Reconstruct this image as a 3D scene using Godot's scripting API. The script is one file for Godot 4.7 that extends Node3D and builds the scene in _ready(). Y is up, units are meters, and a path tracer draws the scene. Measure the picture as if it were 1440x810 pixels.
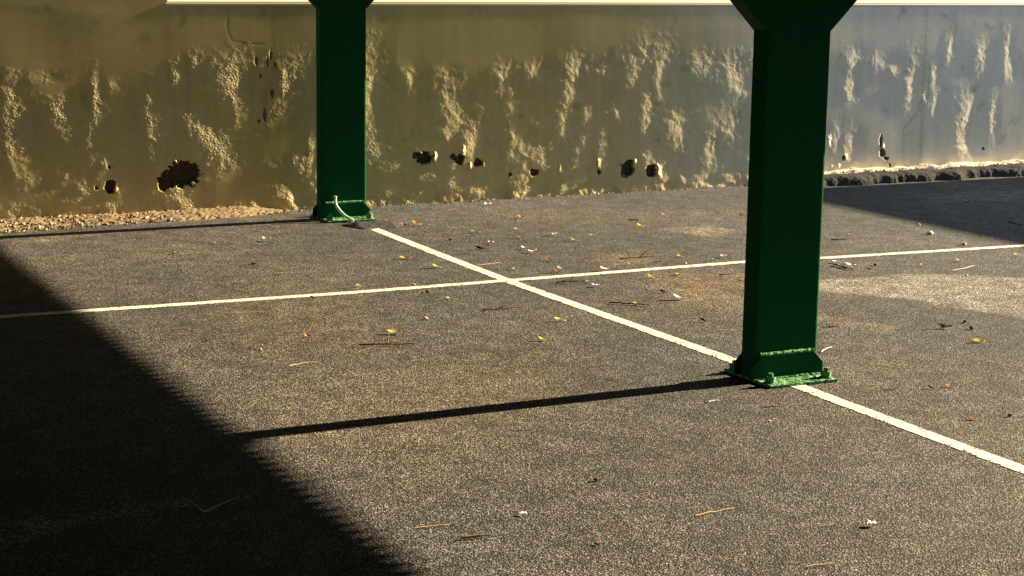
extends Node3D
# A corner of a yard: two green steel posts of a carport, a cracked cream wall, asphalt with painted lines, low sun from the right.

const WALL_AT := Vector3(3.9985, 0.0, -10.952)
const WALL_TURN := 0.0332
const GROUND_TONE := 0.29       # vertex colours hold 0 to 1: this is the tint of plain asphalt
const SUN_HEIGHT := 21.0        # degrees
const SUN_BEHIND := 0.023       # radians that the sun stands off the x axis, towards the wall

var rough_plaster := [
		[-1.92, 0.56, 0.10, 0.13, 1.0], [-1.84, 0.53, 0.05, 0.11, 1.0], [-1.95, 0.77, 0.06, 0.04, 1.0], [-1.76, 0.87, 0.08, 0.03, 0.4], [-1.64, 0.66, 0.09, 0.07, 1.0], [-1.43, 0.61, 0.04, 0.17, 1.0],
		[-1.43, 0.78, 0.03, 0.06, 1.0], [-1.47, 0.52, 0.04, 0.09, 1.0], [-1.32, 0.82, 0.05, 0.04, 0.4], [-1.10, 0.62, 0.04, 0.13, 1.0], [-1.04, 0.55, 0.10, 0.13, 1.0], [-0.92, 0.85, 0.05, 0.07, 1.0],
		[-0.83, 0.59, 0.11, 0.10, 1.0], [-0.55, 0.81, 0.14, 0.12, 1.3], [-0.48, 0.69, 0.08, 0.05, 1.0], [-0.64, 0.42, 0.12, 0.10, 1.2], [-0.74, 0.50, 0.08, 0.08, 1.0], [-0.22, 0.81, 0.09, 0.09, 1.0],
		[-0.11, 0.29, 0.09, 0.06, 1.0], [-0.27, 0.28, 0.08, 0.04, 0.6], [-0.93, 0.13, 0.11, 0.05, 1.0], [-1.29, 0.17, 0.09, 0.04, 0.7], [-1.55, 0.12, 0.11, 0.03, 0.7], [-1.06, 0.36, 0.07, 0.09, 0.7],
		[-0.35, 0.04, 0.10, 0.02, 1.0], [-0.05, 0.41, 0.02, 0.09, 1.0], [0.40, 0.74, 0.09, 0.09, 1.0], [0.65, 0.83, 0.07, 0.05, 0.7], [0.95, 0.65, 0.11, 0.12, 1.0], [1.17, 0.63, 0.06, 0.06, 0.7],
		[0.88, 0.85, 0.07, 0.04, 0.5], [1.34, 0.81, 0.08, 0.07, 1.0], [1.40, 0.72, 0.04, 0.04, 0.6], [1.59, 0.84, 0.10, 0.05, 1.0], [1.41, 0.58, 0.05, 0.07, 0.6], [1.64, 0.52, 0.08, 0.05, 0.7],
		[1.89, 0.87, 0.10, 0.07, 1.0], [1.88, 0.73, 0.10, 0.08, 1.0], [1.82, 0.49, 0.07, 0.15, 1.2], [2.35, 0.84, 0.09, 0.09, 1.1], [2.15, 0.84, 0.10, 0.04, 1.0], [2.28, 0.55, 0.12, 0.06, 0.8],
		[2.58, 0.82, 0.10, 0.14, 1.2], [2.48, 0.55, 0.06, 0.20, 1.1], [2.00, 0.51, 0.06, 0.12, 1.0], [1.94, 0.29, 0.07, 0.15, 1.1], [2.13, 0.33, 0.05, 0.12, 1.0], [2.73, 0.42, 0.11, 0.13, 1.1],
		[2.84, 0.33, 0.09, 0.09, 1.0], [2.94, 0.86, 0.12, 0.08, 0.8], [3.19, 0.81, 0.16, 0.10, 0.9], [3.25, 0.73, 0.09, 0.07, 0.8], [3.02, 0.25, 0.11, 0.09, 0.9], [3.18, 0.41, 0.12, 0.09, 0.8],
		[2.51, 0.24, 0.06, 0.09, 1.1], [1.12, 0.41, 0.12, 0.10, 1.2], [0.92, 0.44, 0.09, 0.07, 1.0], [0.78, 0.36, 0.13, 0.05, 0.9], [0.38, 0.39, 0.07, 0.13, 1.0], [0.62, 0.49, 0.08, 0.06, 0.6],
		[0.79, 0.18, 0.10, 0.07, 1.0], [1.00, 0.10, 0.13, 0.11, 1.2], [0.48, 0.07, 0.15, 0.05, 1.2], [0.76, 0.05, 0.13, 0.04, 1.0], [1.22, 0.05, 0.11, 0.05, 1.0], [1.52, 0.05, 0.10, 0.06, 1.1],
		[1.39, 0.26, 0.05, 0.06, 1.0], [1.65, 0.28, 0.14, 0.08, 1.2], [1.98, 0.03, 0.09, 0.02, 1.0], [2.55, 0.02, 0.15, 0.03, 0.8]]
var soft_plaster := [
		[4.29, 0.87, 0.09, 0.08, 1.0], [4.53, 0.88, 0.14, 0.05, 0.7], [4.70, 0.83, 0.07, 0.06, 1.0], [4.27, 0.68, 0.07, 0.07, 1.0], [4.85, 0.71, 0.08, 0.16, 1.0], [5.07, 0.77, 0.04, 0.08, 1.0],
		[5.10, 0.55, 0.07, 0.11, 1.0], [5.22, 0.95, 0.05, 0.09, 1.0], [5.55, 0.90, 0.09, 0.10, 1.0], [5.66, 0.85, 0.06, 0.07, 1.0], [5.80, 0.92, 0.04, 0.13, 1.0], [5.84, 0.80, 0.07, 0.07, 1.0],
		[5.40, 0.36, 0.12, 0.19, 1.1], [5.47, 0.49, 0.09, 0.11, 1.0], [5.68, 0.42, 0.05, 0.12, 1.0], [5.09, 0.08, 0.07, 0.03, 1.0], [5.44, 0.18, 0.10, 0.04, 1.0], [4.16, 0.27, 0.05, 0.12, 1.0],
		[4.28, 0.24, 0.08, 0.10, 1.0], [4.99, 0.61, 0.05, 0.05, 1.0]]
var litter := [
	["leaf", 4.203, -10.239, 0.064, -0.61, "orange", "orange leaf lying on the dark asphalt lump beside the far post"],
	["leaf", 4.231, -10.068, 0.053, -0.46, "rust", "orange brown leaf just past the tip of the dark asphalt lump"],
	["leaf", 4.306, -10.056, 0.073, -0.66, "orange", "orange leaf to the right of the far post, third from the dark lump"],
	["leaf", 4.375, -10.014, 0.029, -0.46, "tan", "small tan leaf, fourth in the row right of the far post"],
	["scrap", 5.095, -10.711, 0.047, -0.46, "white", "white paper scrap near the foot of the wall, right of the far post"],
	["leaf", 5.053, -10.124, 0.060, -0.62, "orange", "orange leaf near the wall below the small holes in the plaster"],
	["leaf", 4.506, -9.655, 0.090, -0.25, "ochre", "ochre brown curled leaf between the far post and the line crossing"],
	["leaf", 4.796, -9.669, 0.053, -0.46, "cream", "pale cream leaf between the wall and the line crossing"],
	["stone", 4.256, -9.439, 0.032, -0.60, "tan", "small tan pebble right of the far end of the diagonal line"],
	["leaf", 4.667, -9.356, 0.065, -0.32, "rust", "rust coloured leaf just in front of the pale cream leaf"],
	["scrap", 4.898, -9.387, 0.038, -0.46, "white", "tiny white scrap on the asphalt in front of the middle of the wall"],
	["leaf", 4.905, -9.150, 0.055, -0.29, "lime", "lime green leaf, the nearer of two lime leaves before the wall"],
	["leaf", 5.107, -9.293, 0.052, -0.37, "lime", "lime green leaf, the farther of two lime leaves before the wall"],
	["twig", 5.651, -9.751, 0.070, -0.82, "bark", "short dark twig close to the wall under its paired holes"],
	["leaf", 5.565, -9.522, 0.054, -0.37, "yellow", "small yellow leaf in front of the short dark twig by the wall"],
	["leaf", 5.924, -9.836, 0.056, -0.46, "orange", "orange leaf near the wall, right of the short dark twig"],
	["leaf", 6.426, -9.720, 0.051, -0.46, "brown", "brown leaf close to the wall just left of the near post"],
	["leaf", 4.270, -9.072, 0.067, -0.39, "lime", "yellow green leaf at the left end of the red leaf crumbs"],
	["leaf", 4.346, -9.139, 0.050, -0.28, "darkred", "dark red curled leaf beside the yellow green leaf, before the crossing"],
	["scrap", 4.419, -9.236, 0.032, -0.05, "white", "upright white scrap at the end of the dark red curled leaf"],
	["scrap", 4.506, -8.982, 0.040, -0.57, "white", "white scrap, left one of a pair beyond the line crossing"],
	["scrap", 4.487, -8.856, 0.040, -0.35, "white", "white scrap, right one of a pair beyond the line crossing"],
	["leaf", 4.552, -8.910, 0.036, -0.58, "tan", "tan leaf touching the pair of white scraps beyond the crossing"],
	["leaf", 4.698, -8.774, 0.049, -0.37, "rust", "rust brown leaf right of the pair of white scraps"],
	["leaf", 3.758, -8.917, 0.103, -0.62, "amber", "large amber leaf with pale stalk, left of the diagonal line"],
	["leaf", 3.792, -8.597, 0.063, -0.26, "yellow", "yellow leaf left of the diagonal line before the crossing"],
	["leaf", 3.927, -8.497, 0.038, -0.57, "yellow", "yellow leaf lying against the left edge of the diagonal line"],
	["twig", 4.096, -8.588, 0.157, 0.25, "straw", "straw brown twig lying across the diagonal line above the crossing"],
	["leaf", 4.149, -8.387, 0.042, -0.36, "limewhite", "pale green leaf just beyond the line crossing"],
	["leaf", 4.456, -8.584, 0.060, -0.53, "rust", "reddish tan leaf beyond the crossing, left of the big brown one"],
	["leaf", 4.325, -8.236, 0.071, -0.34, "rust", "big brown curled leaf on the far edge of the cross line"],
	["scrap", 4.376, -8.298, 0.033, -0.58, "white", "white scrap propped on the big brown curled leaf"],
	["twig", 4.243, -7.940, 0.152, -0.24, "bark", "thin brown twig just in front of the cross line"],
	["leaf", 4.335, -7.915, 0.044, -0.46, "orange", "orange leaf at the right end of the thin brown twig"],
	["scrap", 4.311, -7.795, 0.036, -0.24, "white", "white scrap in front of the cross line, right of the crossing"],
	["twig", 4.957, -8.480, 0.251, 0.02, "bark", "long dark twig beyond the cross line, left of the near post"],
	["twig", 4.987, -8.329, 0.049, 0.13, "bark", "short dark bit of bark below the end of the long dark twig"],
	["leaf", 4.790, -8.294, 0.043, -0.46, "tan", "tan leaf just beyond the cross line under the long dark twig"],
	["scrap", 4.586, -8.193, 0.050, -0.38, "white", "white scrap lying on the cross line right of the crossing"],
	["leaf", 5.192, -8.441, 0.040, -0.46, "yellow", "small yellow leaf right of the long dark twig"],
	["stone", 5.083, -8.204, 0.030, -0.46, "white", "white pebble on the cross line near the near post"],
	["leaf", 5.309, -8.280, 0.044, -0.36, "lime", "lime leaf beyond the cross line, close to the near post"],
	["scrap", 5.408, -8.331, 0.040, -0.46, "white", "white scrap beyond the cross line, close to the near post"],
	["leaf", 4.876, -7.939, 0.041, -0.36, "yellow", "bright yellow leaf on the rusty stain, right one of two"],
	["leaf", 4.695, -7.908, 0.049, -0.62, "yellow", "yellow leaf on the rusty stain, left one of two"],
	["twig", 5.093, -7.832, 0.064, -0.03, "bark", "short dark twig on the rusty stain"],
	["leaf", 5.106, -7.679, 0.029, -0.46, "amber", "amber leaf half hidden behind the left side of the near post"],
	["leaf", 4.538, -7.526, 0.051, -0.38, "rust", "orange brown leaf in front of the rusty stain"],
	["leaf", 4.517, -7.341, 0.092, -0.38, "cream", "large cream leaf in front of the rusty stain"],
	["twig", 4.222, -7.302, 0.200, -0.75, "bark", "dark knotty twig right of the diagonal line, middle of the yard"],
	["leaf", 4.254, -7.299, 0.041, -0.55, "yellow", "yellow leaf lying on the dark knotty twig"],
	["leaf", 4.333, -6.826, 0.047, -0.69, "rust", "red brown curled leaf left of the near post"],
	["leaf", 3.738, -7.084, 0.068, -0.72, "paleyellow", "pale yellow curled leaf between the crossing and the long shadow"],
	["leaf", 3.469, -6.735, 0.048, -0.60, "lime", "bright yellow green leaf alone on the asphalt below the crossing"],
	["leaf", 2.943, -7.102, 0.134, -0.54, "amber", "large amber leaf alone left of the diagonal line, middle of the yard"],
	["stone", 3.192, -7.348, 0.029, -0.21, "cream", "cream coloured chip above the large amber leaf"],
	["leaf", 3.494, -7.759, 0.042, -0.37, "lime", "yellow green leaf just in front of the cross line left of the crossing"],
	["leaf", 3.209, -8.219, 0.035, -0.35, "yellow", "yellow leaf on the far edge of the cross line, left part"],
	["stone", 3.473, -8.147, 0.032, -0.21, "tan", "tan pebble resting on the cross line left of the crossing"],
	["twig", 3.617, -7.431, 0.196, -0.02, "redbark", "reddish twig with a pale broken end below the crossing"],
	["twig", 2.821, -6.891, 0.242, -0.27, "redbark", "thin red brown twig in front of the large amber leaf"],
	["twig", 3.402, -5.965, 0.084, -0.84, "straworange", "thin orange stem near the long post shadow"],
	["stone", 3.465, -7.951, 0.031, -0.33, "brown", "small brown pebble just in front of the cross line"],
	["scrap", 3.257, -9.776, 0.050, -0.46, "cream", "cream scrap left of the far post"],
	["stone", 2.941, -9.047, 0.034, -0.33, "brown", "brown seed pod with a pale tip left of the far post"],
	["leaf", 2.983, -8.702, 0.033, -0.33, "green", "small green leaf left of the diagonal line and below the far post"],
	["leaf", 2.726, -8.537, 0.040, -0.56, "green", "small dark green leaf beyond the cross line on the left"],
	["twig", 2.644, -8.328, 0.097, -1.28, "straw", "short yellow stem just beyond the cross line on the left"],
	["twig", 2.481, -7.786, 0.202, -0.13, "straw", "long straw just in front of the cross line on the left"],
	["twig", 2.129, -7.506, 0.111, -0.66, "straw", "faint straw beside the toothed shadow edge"],
	["leaf", 2.575, -7.179, 0.051, -0.72, "ochre", "ochre leaf with a dark half on the gravelly patch"],
	["stone", 2.303, -7.005, 0.020, 0.01, "cream", "cream chip on the gravelly patch"],
	["twig", 2.374, -6.681, 0.133, 0.22, "straw", "slanting straw in front of the gravelly patch"],
	["leaf", 2.890, -7.999, 0.038, -0.36, "yellow", "thin yellow leaf touching the near edge of the cross line"],
	["stone", 2.644, -9.524, 0.030, -0.46, "tan", "tan chip on the asphalt in the far left of the yard"],
	["leaf", 2.955, -9.779, 0.036, -0.70, "tan", "curled tan leaf near the far post shadow"],
	["stone", 2.148, -7.251, 0.020, -0.29, "brown", "brown pebble near the toothed shadow edge"],
	["stone", 1.821, -7.883, 0.021, -0.46, "orange", "orange chip on the toothed shadow edge by the cross line"],
	["leaf", 6.551, -7.737, 0.057, -0.16, "brightyellow", "bright yellow upright leaf beyond the near post on the right"],
	["leaf", 5.211, -5.992, 0.069, -0.36, "goldgreen", "gold green leaf in the right foreground with a dark underside"],
	["leaf", 5.262, -6.294, 0.096, -0.50, "darkbrown", "long dark brown leaf in the right of the yard"],
	["leaf", 6.279, -7.703, 0.047, -0.55, "amber", "amber leaf beyond the pale concrete patch"],
	["twig", 5.941, -7.373, 0.101, 0.06, "tan", "short tan stick on the far edge of the pale concrete patch"],
	["stone", 6.279, -7.344, 0.025, 0.01, "white", "white pebble on the far edge of the pale concrete patch"],
	["leaf", 6.155, -7.199, 0.037, -0.46, "tan", "tan leaf below the white pebble on the pale concrete patch"],
	["twig", 6.428, -7.548, 0.237, 0.37, "palewood", "pale bent twig below the bright yellow upright leaf"],
	["twig", 5.827, -7.806, 0.171, -1.57, "bark", "dark forked twig right of the near post"],
	["scrap", 5.879, -7.810, 0.051, -0.21, "white", "white curl of paper on the dark forked twig"],
	["scrap", 5.887, -7.955, 0.035, -0.33, "white", "white scrap right beside the near post"],
	["leaf", 5.903, -7.679, 0.042, -0.36, "red", "red leaf crumb right of the dark forked twig"],
	["twig", 6.390, -8.616, 0.094, -0.36, "bark", "thin dark twig beyond the cross line behind the near post"],
	["leaf", 6.583, -8.766, 0.038, -0.33, "tan", "tan leaf beyond the thin dark twig, near the shade"],
	["stone", 7.064, -8.616, 0.053, -0.19, "white", "white lump of plaster at the edge of the shade by the wall"],
	["stone", 7.243, -8.944, 0.030, -0.14, "white", "small white chip inside the shade by the wall"],
	["leaf", 8.280, -9.727, 0.071, -0.54, "greytan", "grey tan leaf in the shade near the kerb"],
	["twig", 7.868, -8.778, 0.133, -1.58, "bark", "dark twig in the shade at the right"],
	["leaf", 7.004, -7.782, 0.058, -0.38, "yellow", "yellow leaf in front of the cross line at the far right"],
	["leaf", 4.842, -6.515, 0.057, -0.40, "rust", "thin orange brown leaf right of the near post foot"],
	["stone", 5.443, -6.360, 0.025, -0.32, "dark", "dark pebble on the right, under the pale concrete patch"],
	["stone", 5.367, -6.225, 0.032, -0.24, "dark", "dark chip right of the long dark brown leaf"],
	["twig", 4.493, -6.107, 0.119, 0.59, "white", "short white straw leaning by the right side of the near post"],
	["stone", 6.034, -7.799, 0.030, -0.32, "darkred", "dark red pebble behind the red leaf crumb"],
	["stone", 6.979, -8.205, 0.046, -0.17, "cream", "cream stone on the cross line at the right"],
	["leaf", 4.283, -4.929, 0.046, -0.33, "rust", "rust coloured curled leaf above the painted line at lower right"],
	["stone", 4.439, -4.913, 0.023, -0.10, "dark", "dark upright chip at the lower right edge"],
	["leaf", 3.588, -5.190, 0.020, 0.25, "paleyellow", "pale yellow leaf standing up in front of the near post"],
	["leaf", 3.743, -5.378, 0.038, -0.23, "darkbrown", "dark brown leaf just in front of the near post foot"],
	["twig", 3.563, -5.518, 0.051, 0.05, "white", "short white straw in front of the long post shadow"],
	["twig", 2.824, -4.348, 0.151, 0.12, "straworange", "slanting pale stem with orange end in the lower right foreground"],
	["scrap", 3.175, -4.057, 0.032, -0.32, "white", "white scrap alone in the lower right foreground"],
	["leaf", 4.307, -5.421, 0.043, -0.39, "brown", "thin brown leaf right of the painted line by the near post"],
	["leaf", 4.536, -5.370, 0.037, -0.29, "orange", "orange leaf, right one of two above the painted line"],
	["leaf", 4.450, -5.374, 0.031, -0.36, "brown", "small brown leaf beside the orange leaf above the painted line"],
	["twig", 2.828, -3.827, 0.092, -0.02, "straworange", "faint orange stem at the bottom edge"],
	["twig", 2.003, -4.553, 0.107, -0.03, "straworange", "bright orange straw in the front of the yard by the shade"],
	["twig", 2.075, -4.416, 0.084, -0.11, "redbark", "thin brown straw next to the bright orange straw"],
	["leaf", 1.957, -4.773, 0.026, -0.46, "ochre", "tiny ochre leaf between the orange straw and the shade"],
	["scrap", 2.294, -4.555, 0.021, -0.35, "white", "tiny white scrap in the open front of the yard"],
	["stone", 2.661, -4.780, 0.025, -0.36, "brown", "brown chip in the open front of the yard"],
	["stone", 2.360, -4.226, 0.016, -0.32, "red", "red chip near the bottom edge"],
	["twig", 1.172, -4.670, 0.117, -0.73, "bark", "dark branch with a spur lying in the deep shade"],
]

var rng := RandomNumberGenerator.new()
var used := {}
var inks := {}


# ---------------------------------------------------------------- helpers

func numbered(called: String) -> String:
	var n: int = used.get(called, 0)
	used[called] = n + 1
	return called if n == 0 else "%s_%03d" % [called, n]


func tag(o: Node3D, label: String, category: String, group := "") -> Node3D:
	o.set_meta("label", label)
	o.set_meta("category", category)
	if group:
		o.set_meta("group", group)
	return o


func thing(called: String, label: String, category: String, at := Vector3.ZERO, turn := 0.0, group := "") -> Node3D:
	var o := Node3D.new()
	o.name = numbered(called)
	add_child(o, true)
	o.position = at
	o.rotation.y = turn
	return tag(o, label, category, group)


func put(called: String, mesh: Mesh, material: Material, parent: Node3D = null) -> MeshInstance3D:
	var o := MeshInstance3D.new()
	o.name = called if parent else numbered(called)
	o.mesh = mesh
	o.material_override = material
	(parent if parent else self).add_child(o, true)
	return o


func setting(o: Node3D) -> Node3D:
	o.set_meta("kind", "structure")
	return o


func start() -> SurfaceTool:
	var st := SurfaceTool.new()
	st.begin(Mesh.PRIMITIVE_TRIANGLES)
	return st


# a flat convex face, turned so that it looks along «out»
func face(st: SurfaceTool, pts: Array, out: Vector3) -> void:
	var n := Vector3.ZERO
	for i in range(1, pts.size() - 1):
		n += (pts[i + 1] - pts[0]).cross(pts[i] - pts[0])
	if n.length_squared() < 1e-16:
		return
	n = n.normalized()
	var flip := n.dot(out) < 0.0
	if flip:
		n = -n
	for i in range(1, pts.size() - 1):
		st.set_normal(n)
		st.add_vertex(pts[0])
		st.set_normal(n)
		st.add_vertex(pts[i + 1] if flip else pts[i])
		st.set_normal(n)
		st.add_vertex(pts[i] if flip else pts[i + 1])


# a box with chamfered edges
func block(st: SurfaceTool, c: Vector3, size: Vector3, bevel := 0.004, turn := Basis.IDENTITY) -> void:
	var h := size / 2.0
	var b := minf(bevel, minf(h.x, minf(h.y, h.z)) * 0.8)
	var g := func(i: int, sx: float, sy: float, sz: float) -> Vector3:
		var v := Vector3(sx * h.x, sy * h.y, sz * h.z)
		for k in 3:
			if k != i:
				v[k] -= signf(v[k]) * b
		return c + turn * v
	for i in 3:
		var j := (i + 1) % 3
		var k := (i + 2) % 3
		for s in [-1.0, 1.0]:
			var q := []
			for t in [[-1.0, -1.0], [1.0, -1.0], [1.0, 1.0], [-1.0, 1.0]]:
				var d := Vector3.ZERO
				d[i] = s
				d[j] = t[0]
				d[k] = t[1]
				q.append(g.call(i, d.x, d.y, d.z))
			var o := Vector3.ZERO
			o[i] = s
			face(st, q, turn * o)
			for t in [-1.0, 1.0]:
				var d1 := Vector3.ZERO
				d1[i] = s
				d1[j] = t
				d1[k] = -1.0
				var d2 := d1
				d2[k] = 1.0
				face(st, [g.call(i, d1.x, d1.y, d1.z), g.call(j, d1.x, d1.y, d1.z), g.call(j, d2.x, d2.y, d2.z), g.call(i, d2.x, d2.y, d2.z)], turn * Vector3(d1.x + d2.x, d1.y + d2.y, d1.z + d2.z))
	for sx in [-1.0, 1.0]:
		for sy in [-1.0, 1.0]:
			for sz in [-1.0, 1.0]:
				face(st, [g.call(0, sx, sy, sz), g.call(1, sx, sy, sz), g.call(2, sx, sy, sz)], turn * Vector3(sx, sy, sz))


# a convex outline in the plane x, y from z0 to z1, its edges chamfered
func plate(st: SurfaceTool, outline: Array, z0: float, z1: float, bevel := 0.002) -> void:
	var n := outline.size()
	var mid := Vector2.ZERO
	for p in outline:
		mid += p / n
	var inner := []
	for p in outline:
		inner.append(p + (mid - p).normalized() * bevel * 1.5)
	for side in [[z0, z0 + bevel, -1.0], [z1, z1 - bevel, 1.0]]:
		var flat := []
		for p in inner:
			flat.append(Vector3(p.x, p.y, side[0]))
		face(st, flat, Vector3(0, 0, side[2]))
		for i in n:
			var a: Vector2 = outline[i]
			var b: Vector2 = outline[(i + 1) % n]
			var ia: Vector2 = inner[i]
			var ib: Vector2 = inner[(i + 1) % n]
			var away := (a + b) / 2.0 - mid
			face(st, [Vector3(ia.x, ia.y, side[0]), Vector3(a.x, a.y, side[1]), Vector3(b.x, b.y, side[1]), Vector3(ib.x, ib.y, side[0])], Vector3(away.x, away.y, side[2] * 0.1))
	for i in n:
		var a: Vector2 = outline[i]
		var b: Vector2 = outline[(i + 1) % n]
		var away := (a + b) / 2.0 - mid
		face(st, [Vector3(a.x, a.y, z0 + bevel), Vector3(b.x, b.y, z0 + bevel), Vector3(b.x, b.y, z1 - bevel), Vector3(a.x, a.y, z1 - bevel)], Vector3(away.x, away.y, 0))


# a tube through points, with a radius at each
func tube(st: SurfaceTool, pts: Array, radii: Array, sides := 8) -> void:
	var rings := []
	for i in pts.size():
		var along: Vector3 = (pts[mini(i + 1, pts.size() - 1)] - pts[maxi(i - 1, 0)]).normalized()
		var a := along.cross(Vector3.UP if absf(along.y) < 0.9 else Vector3.RIGHT).normalized()
		var b := along.cross(a)
		var ring := []
		for k in sides:
			var t := TAU * k / sides
			ring.append([pts[i] + (a * cos(t) + b * sin(t)) * radii[i], a * cos(t) + b * sin(t)])
		rings.append(ring)
	for i in pts.size() - 1:
		for k in sides:
			var q := [rings[i][k], rings[i][(k + 1) % sides], rings[i + 1][(k + 1) % sides], rings[i + 1][k]]
			for t in [0, 2, 1, 0, 3, 2]:
				st.set_normal(q[t][1])
				st.add_vertex(q[t][0])
	for e in [0, pts.size() - 1]:
		var cap := []
		for r in rings[e]:
			cap.append(r[0])
		var out: Vector3 = pts[e] - pts[1 if e == 0 else e - 1]
		face(st, cap, out)


# a grid of points as one smooth mesh; spots(i, j) gives the point, tint(i, j) the colour
func sheet(nx: int, ny: int, pos: PackedVector3Array, col := PackedColorArray(), uv := PackedVector2Array(), up := Vector3.UP, keep := PackedByteArray()) -> ArrayMesh:
	var nor := PackedVector3Array()
	nor.resize(pos.size())
	for j in ny:
		for i in nx:
			var dx := pos[j * nx + mini(i + 1, nx - 1)] - pos[j * nx + maxi(i - 1, 0)]
			var dy := pos[mini(j + 1, ny - 1) * nx + i] - pos[maxi(j - 1, 0) * nx + i]
			var n := dx.cross(dy).normalized()
			nor[j * nx + i] = n if n.dot(up) > 0.0 else -n
	var idx := PackedInt32Array()
	var turned := (pos[1] - pos[0]).cross(pos[nx] - pos[0]).dot(up) > 0.0
	for j in ny - 1:
		for i in nx - 1:
			if keep.size() and not keep[j * nx + i]:
				continue
			var a := j * nx + i
			if turned:
				idx.append_array(PackedInt32Array([a, a + nx, a + 1, a + 1, a + nx, a + nx + 1]))
			else:
				idx.append_array(PackedInt32Array([a, a + 1, a + nx, a + 1, a + nx + 1, a + nx]))
	var arrays := []
	arrays.resize(Mesh.ARRAY_MAX)
	arrays[Mesh.ARRAY_VERTEX] = pos
	arrays[Mesh.ARRAY_NORMAL] = nor
	if col.size():
		arrays[Mesh.ARRAY_COLOR] = col
	if uv.size():
		arrays[Mesh.ARRAY_TEX_UV] = uv
	arrays[Mesh.ARRAY_INDEX] = idx
	var m := ArrayMesh.new()
	m.add_surface_from_arrays(Mesh.PRIMITIVE_TRIANGLES, arrays)
	return m


func noise(seed_: int, freq: float, octaves := 1) -> FastNoiseLite:
	var n := FastNoiseLite.new()
	n.noise_type = FastNoiseLite.TYPE_SIMPLEX_SMOOTH
	n.seed = seed_
	n.frequency = freq
	n.fractal_type = FastNoiseLite.FRACTAL_FBM if octaves > 1 else FastNoiseLite.FRACTAL_NONE
	n.fractal_octaves = octaves
	return n


func noise_map(n: FastNoiseLite, size: int, ramp: Gradient = null, normal_strength := 0.0) -> NoiseTexture2D:
	var t := NoiseTexture2D.new()
	t.width = size
	t.height = size
	t.seamless = true
	t.noise = n
	t.color_ramp = ramp
	if normal_strength > 0.0:
		t.as_normal_map = true
		t.bump_strength = normal_strength
	return t


func ramp(stops: Array) -> Gradient:
	var g := Gradient.new()
	var at := PackedFloat32Array()
	var c := PackedColorArray()
	for s in stops:
		at.append(s[0])
		c.append(s[1])
	g.offsets = at
	g.colors = c
	return g


func ink(c: Color, rough := 0.8, glow_through := 0.0) -> StandardMaterial3D:
	var key := [c, rough, glow_through]
	if not inks.has(key):
		var m := StandardMaterial3D.new()
		m.albedo_color = c
		m.roughness = rough
		if rough > 0.8:
			m.metallic_specular = 0.2
		if glow_through > 0.0:
			m.backlight_enabled = true
			m.backlight = Color(glow_through, glow_through, glow_through)
		inks[key] = m
	return inks[key]


func lin(r: float, g: float, b: float) -> Color:
	return Color(r, g, b).linear_to_srgb()


# ---------------------------------------------------------------- materials

func asphalt_material() -> StandardMaterial3D:
	const N := 2048
	var cell := noise(11, 0.60)
	cell.noise_type = FastNoiseLite.TYPE_CELLULAR
	cell.cellular_return_type = FastNoiseLite.RETURN_CELL_VALUE
	cell.cellular_jitter = 1.0
	var big := cell.duplicate()
	big.seed = 23
	big.frequency = 0.24
	var gap := cell.duplicate()
	gap.cellular_return_type = FastNoiseLite.RETURN_DISTANCE
	var soft := noise(5, 0.012, 4)
	var a := cell.get_image(N, N, false, false, true).get_data()
	var b: PackedByteArray = big.get_image(N, N, false, false, true).get_data()
	var d: PackedByteArray = gap.get_image(N, N, false, false, true).get_data()
	var s: PackedByteArray = soft.get_image(N, N, false, false, true).get_data()
	var tone := PackedByteArray()
	tone.resize(N * N * 3)
	var relief := PackedByteArray()
	relief.resize(N * N)
	# grey levels of the grains: mostly bitumen dark, some pale stones; the ground's vertex colours scale them by GROUND_TONE
	var shade := PackedFloat32Array()
	var coded := PackedByteArray()
	for i in 256:
		var t := i / 255.0
		shade.append(0.006 + 0.080 * pow(t, 1.6) + 0.34 * smoothstep(0.70, 1.0, t))
	for i in 1024:
		coded.append(clampi(int(lin(i / 1023.0, 0, 0).r * 255.0), 0, 255))
	for i in N * N:
		var v := (shade[a[i]] * 0.80 + shade[b[i]] * 0.09) * (1.45 - d[i] * 0.0056 + (s[i] - 128) * 0.0030) / GROUND_TONE * 1023.0
		var w := (b[i] - 128) * 0.0005
		var k := i * 3
		tone[k] = coded[clampi(int(v * (0.975 + w)), 0, 1023)]
		tone[k + 1] = coded[clampi(int(v * 0.965), 0, 1023)]
		tone[k + 2] = coded[clampi(int(v * (0.985 - w)), 0, 1023)]
		relief[i] = clampi(255 - d[i] + (a[i] - 128) / 3 + (b[i] - 128) / 8, 0, 255)
	var m := StandardMaterial3D.new()
	m.albedo_texture = ImageTexture.create_from_image(Image.create_from_data(N, N, false, Image.FORMAT_RGB8, tone))
	m.vertex_color_use_as_albedo = true
	m.heightmap_enabled = true
	m.heightmap_texture = ImageTexture.create_from_image(Image.create_from_data(N, N, false, Image.FORMAT_L8, relief))
	m.heightmap_scale = 0.6
	m.roughness = 0.72
	m.metallic_specular = 0.35
	return m


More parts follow.
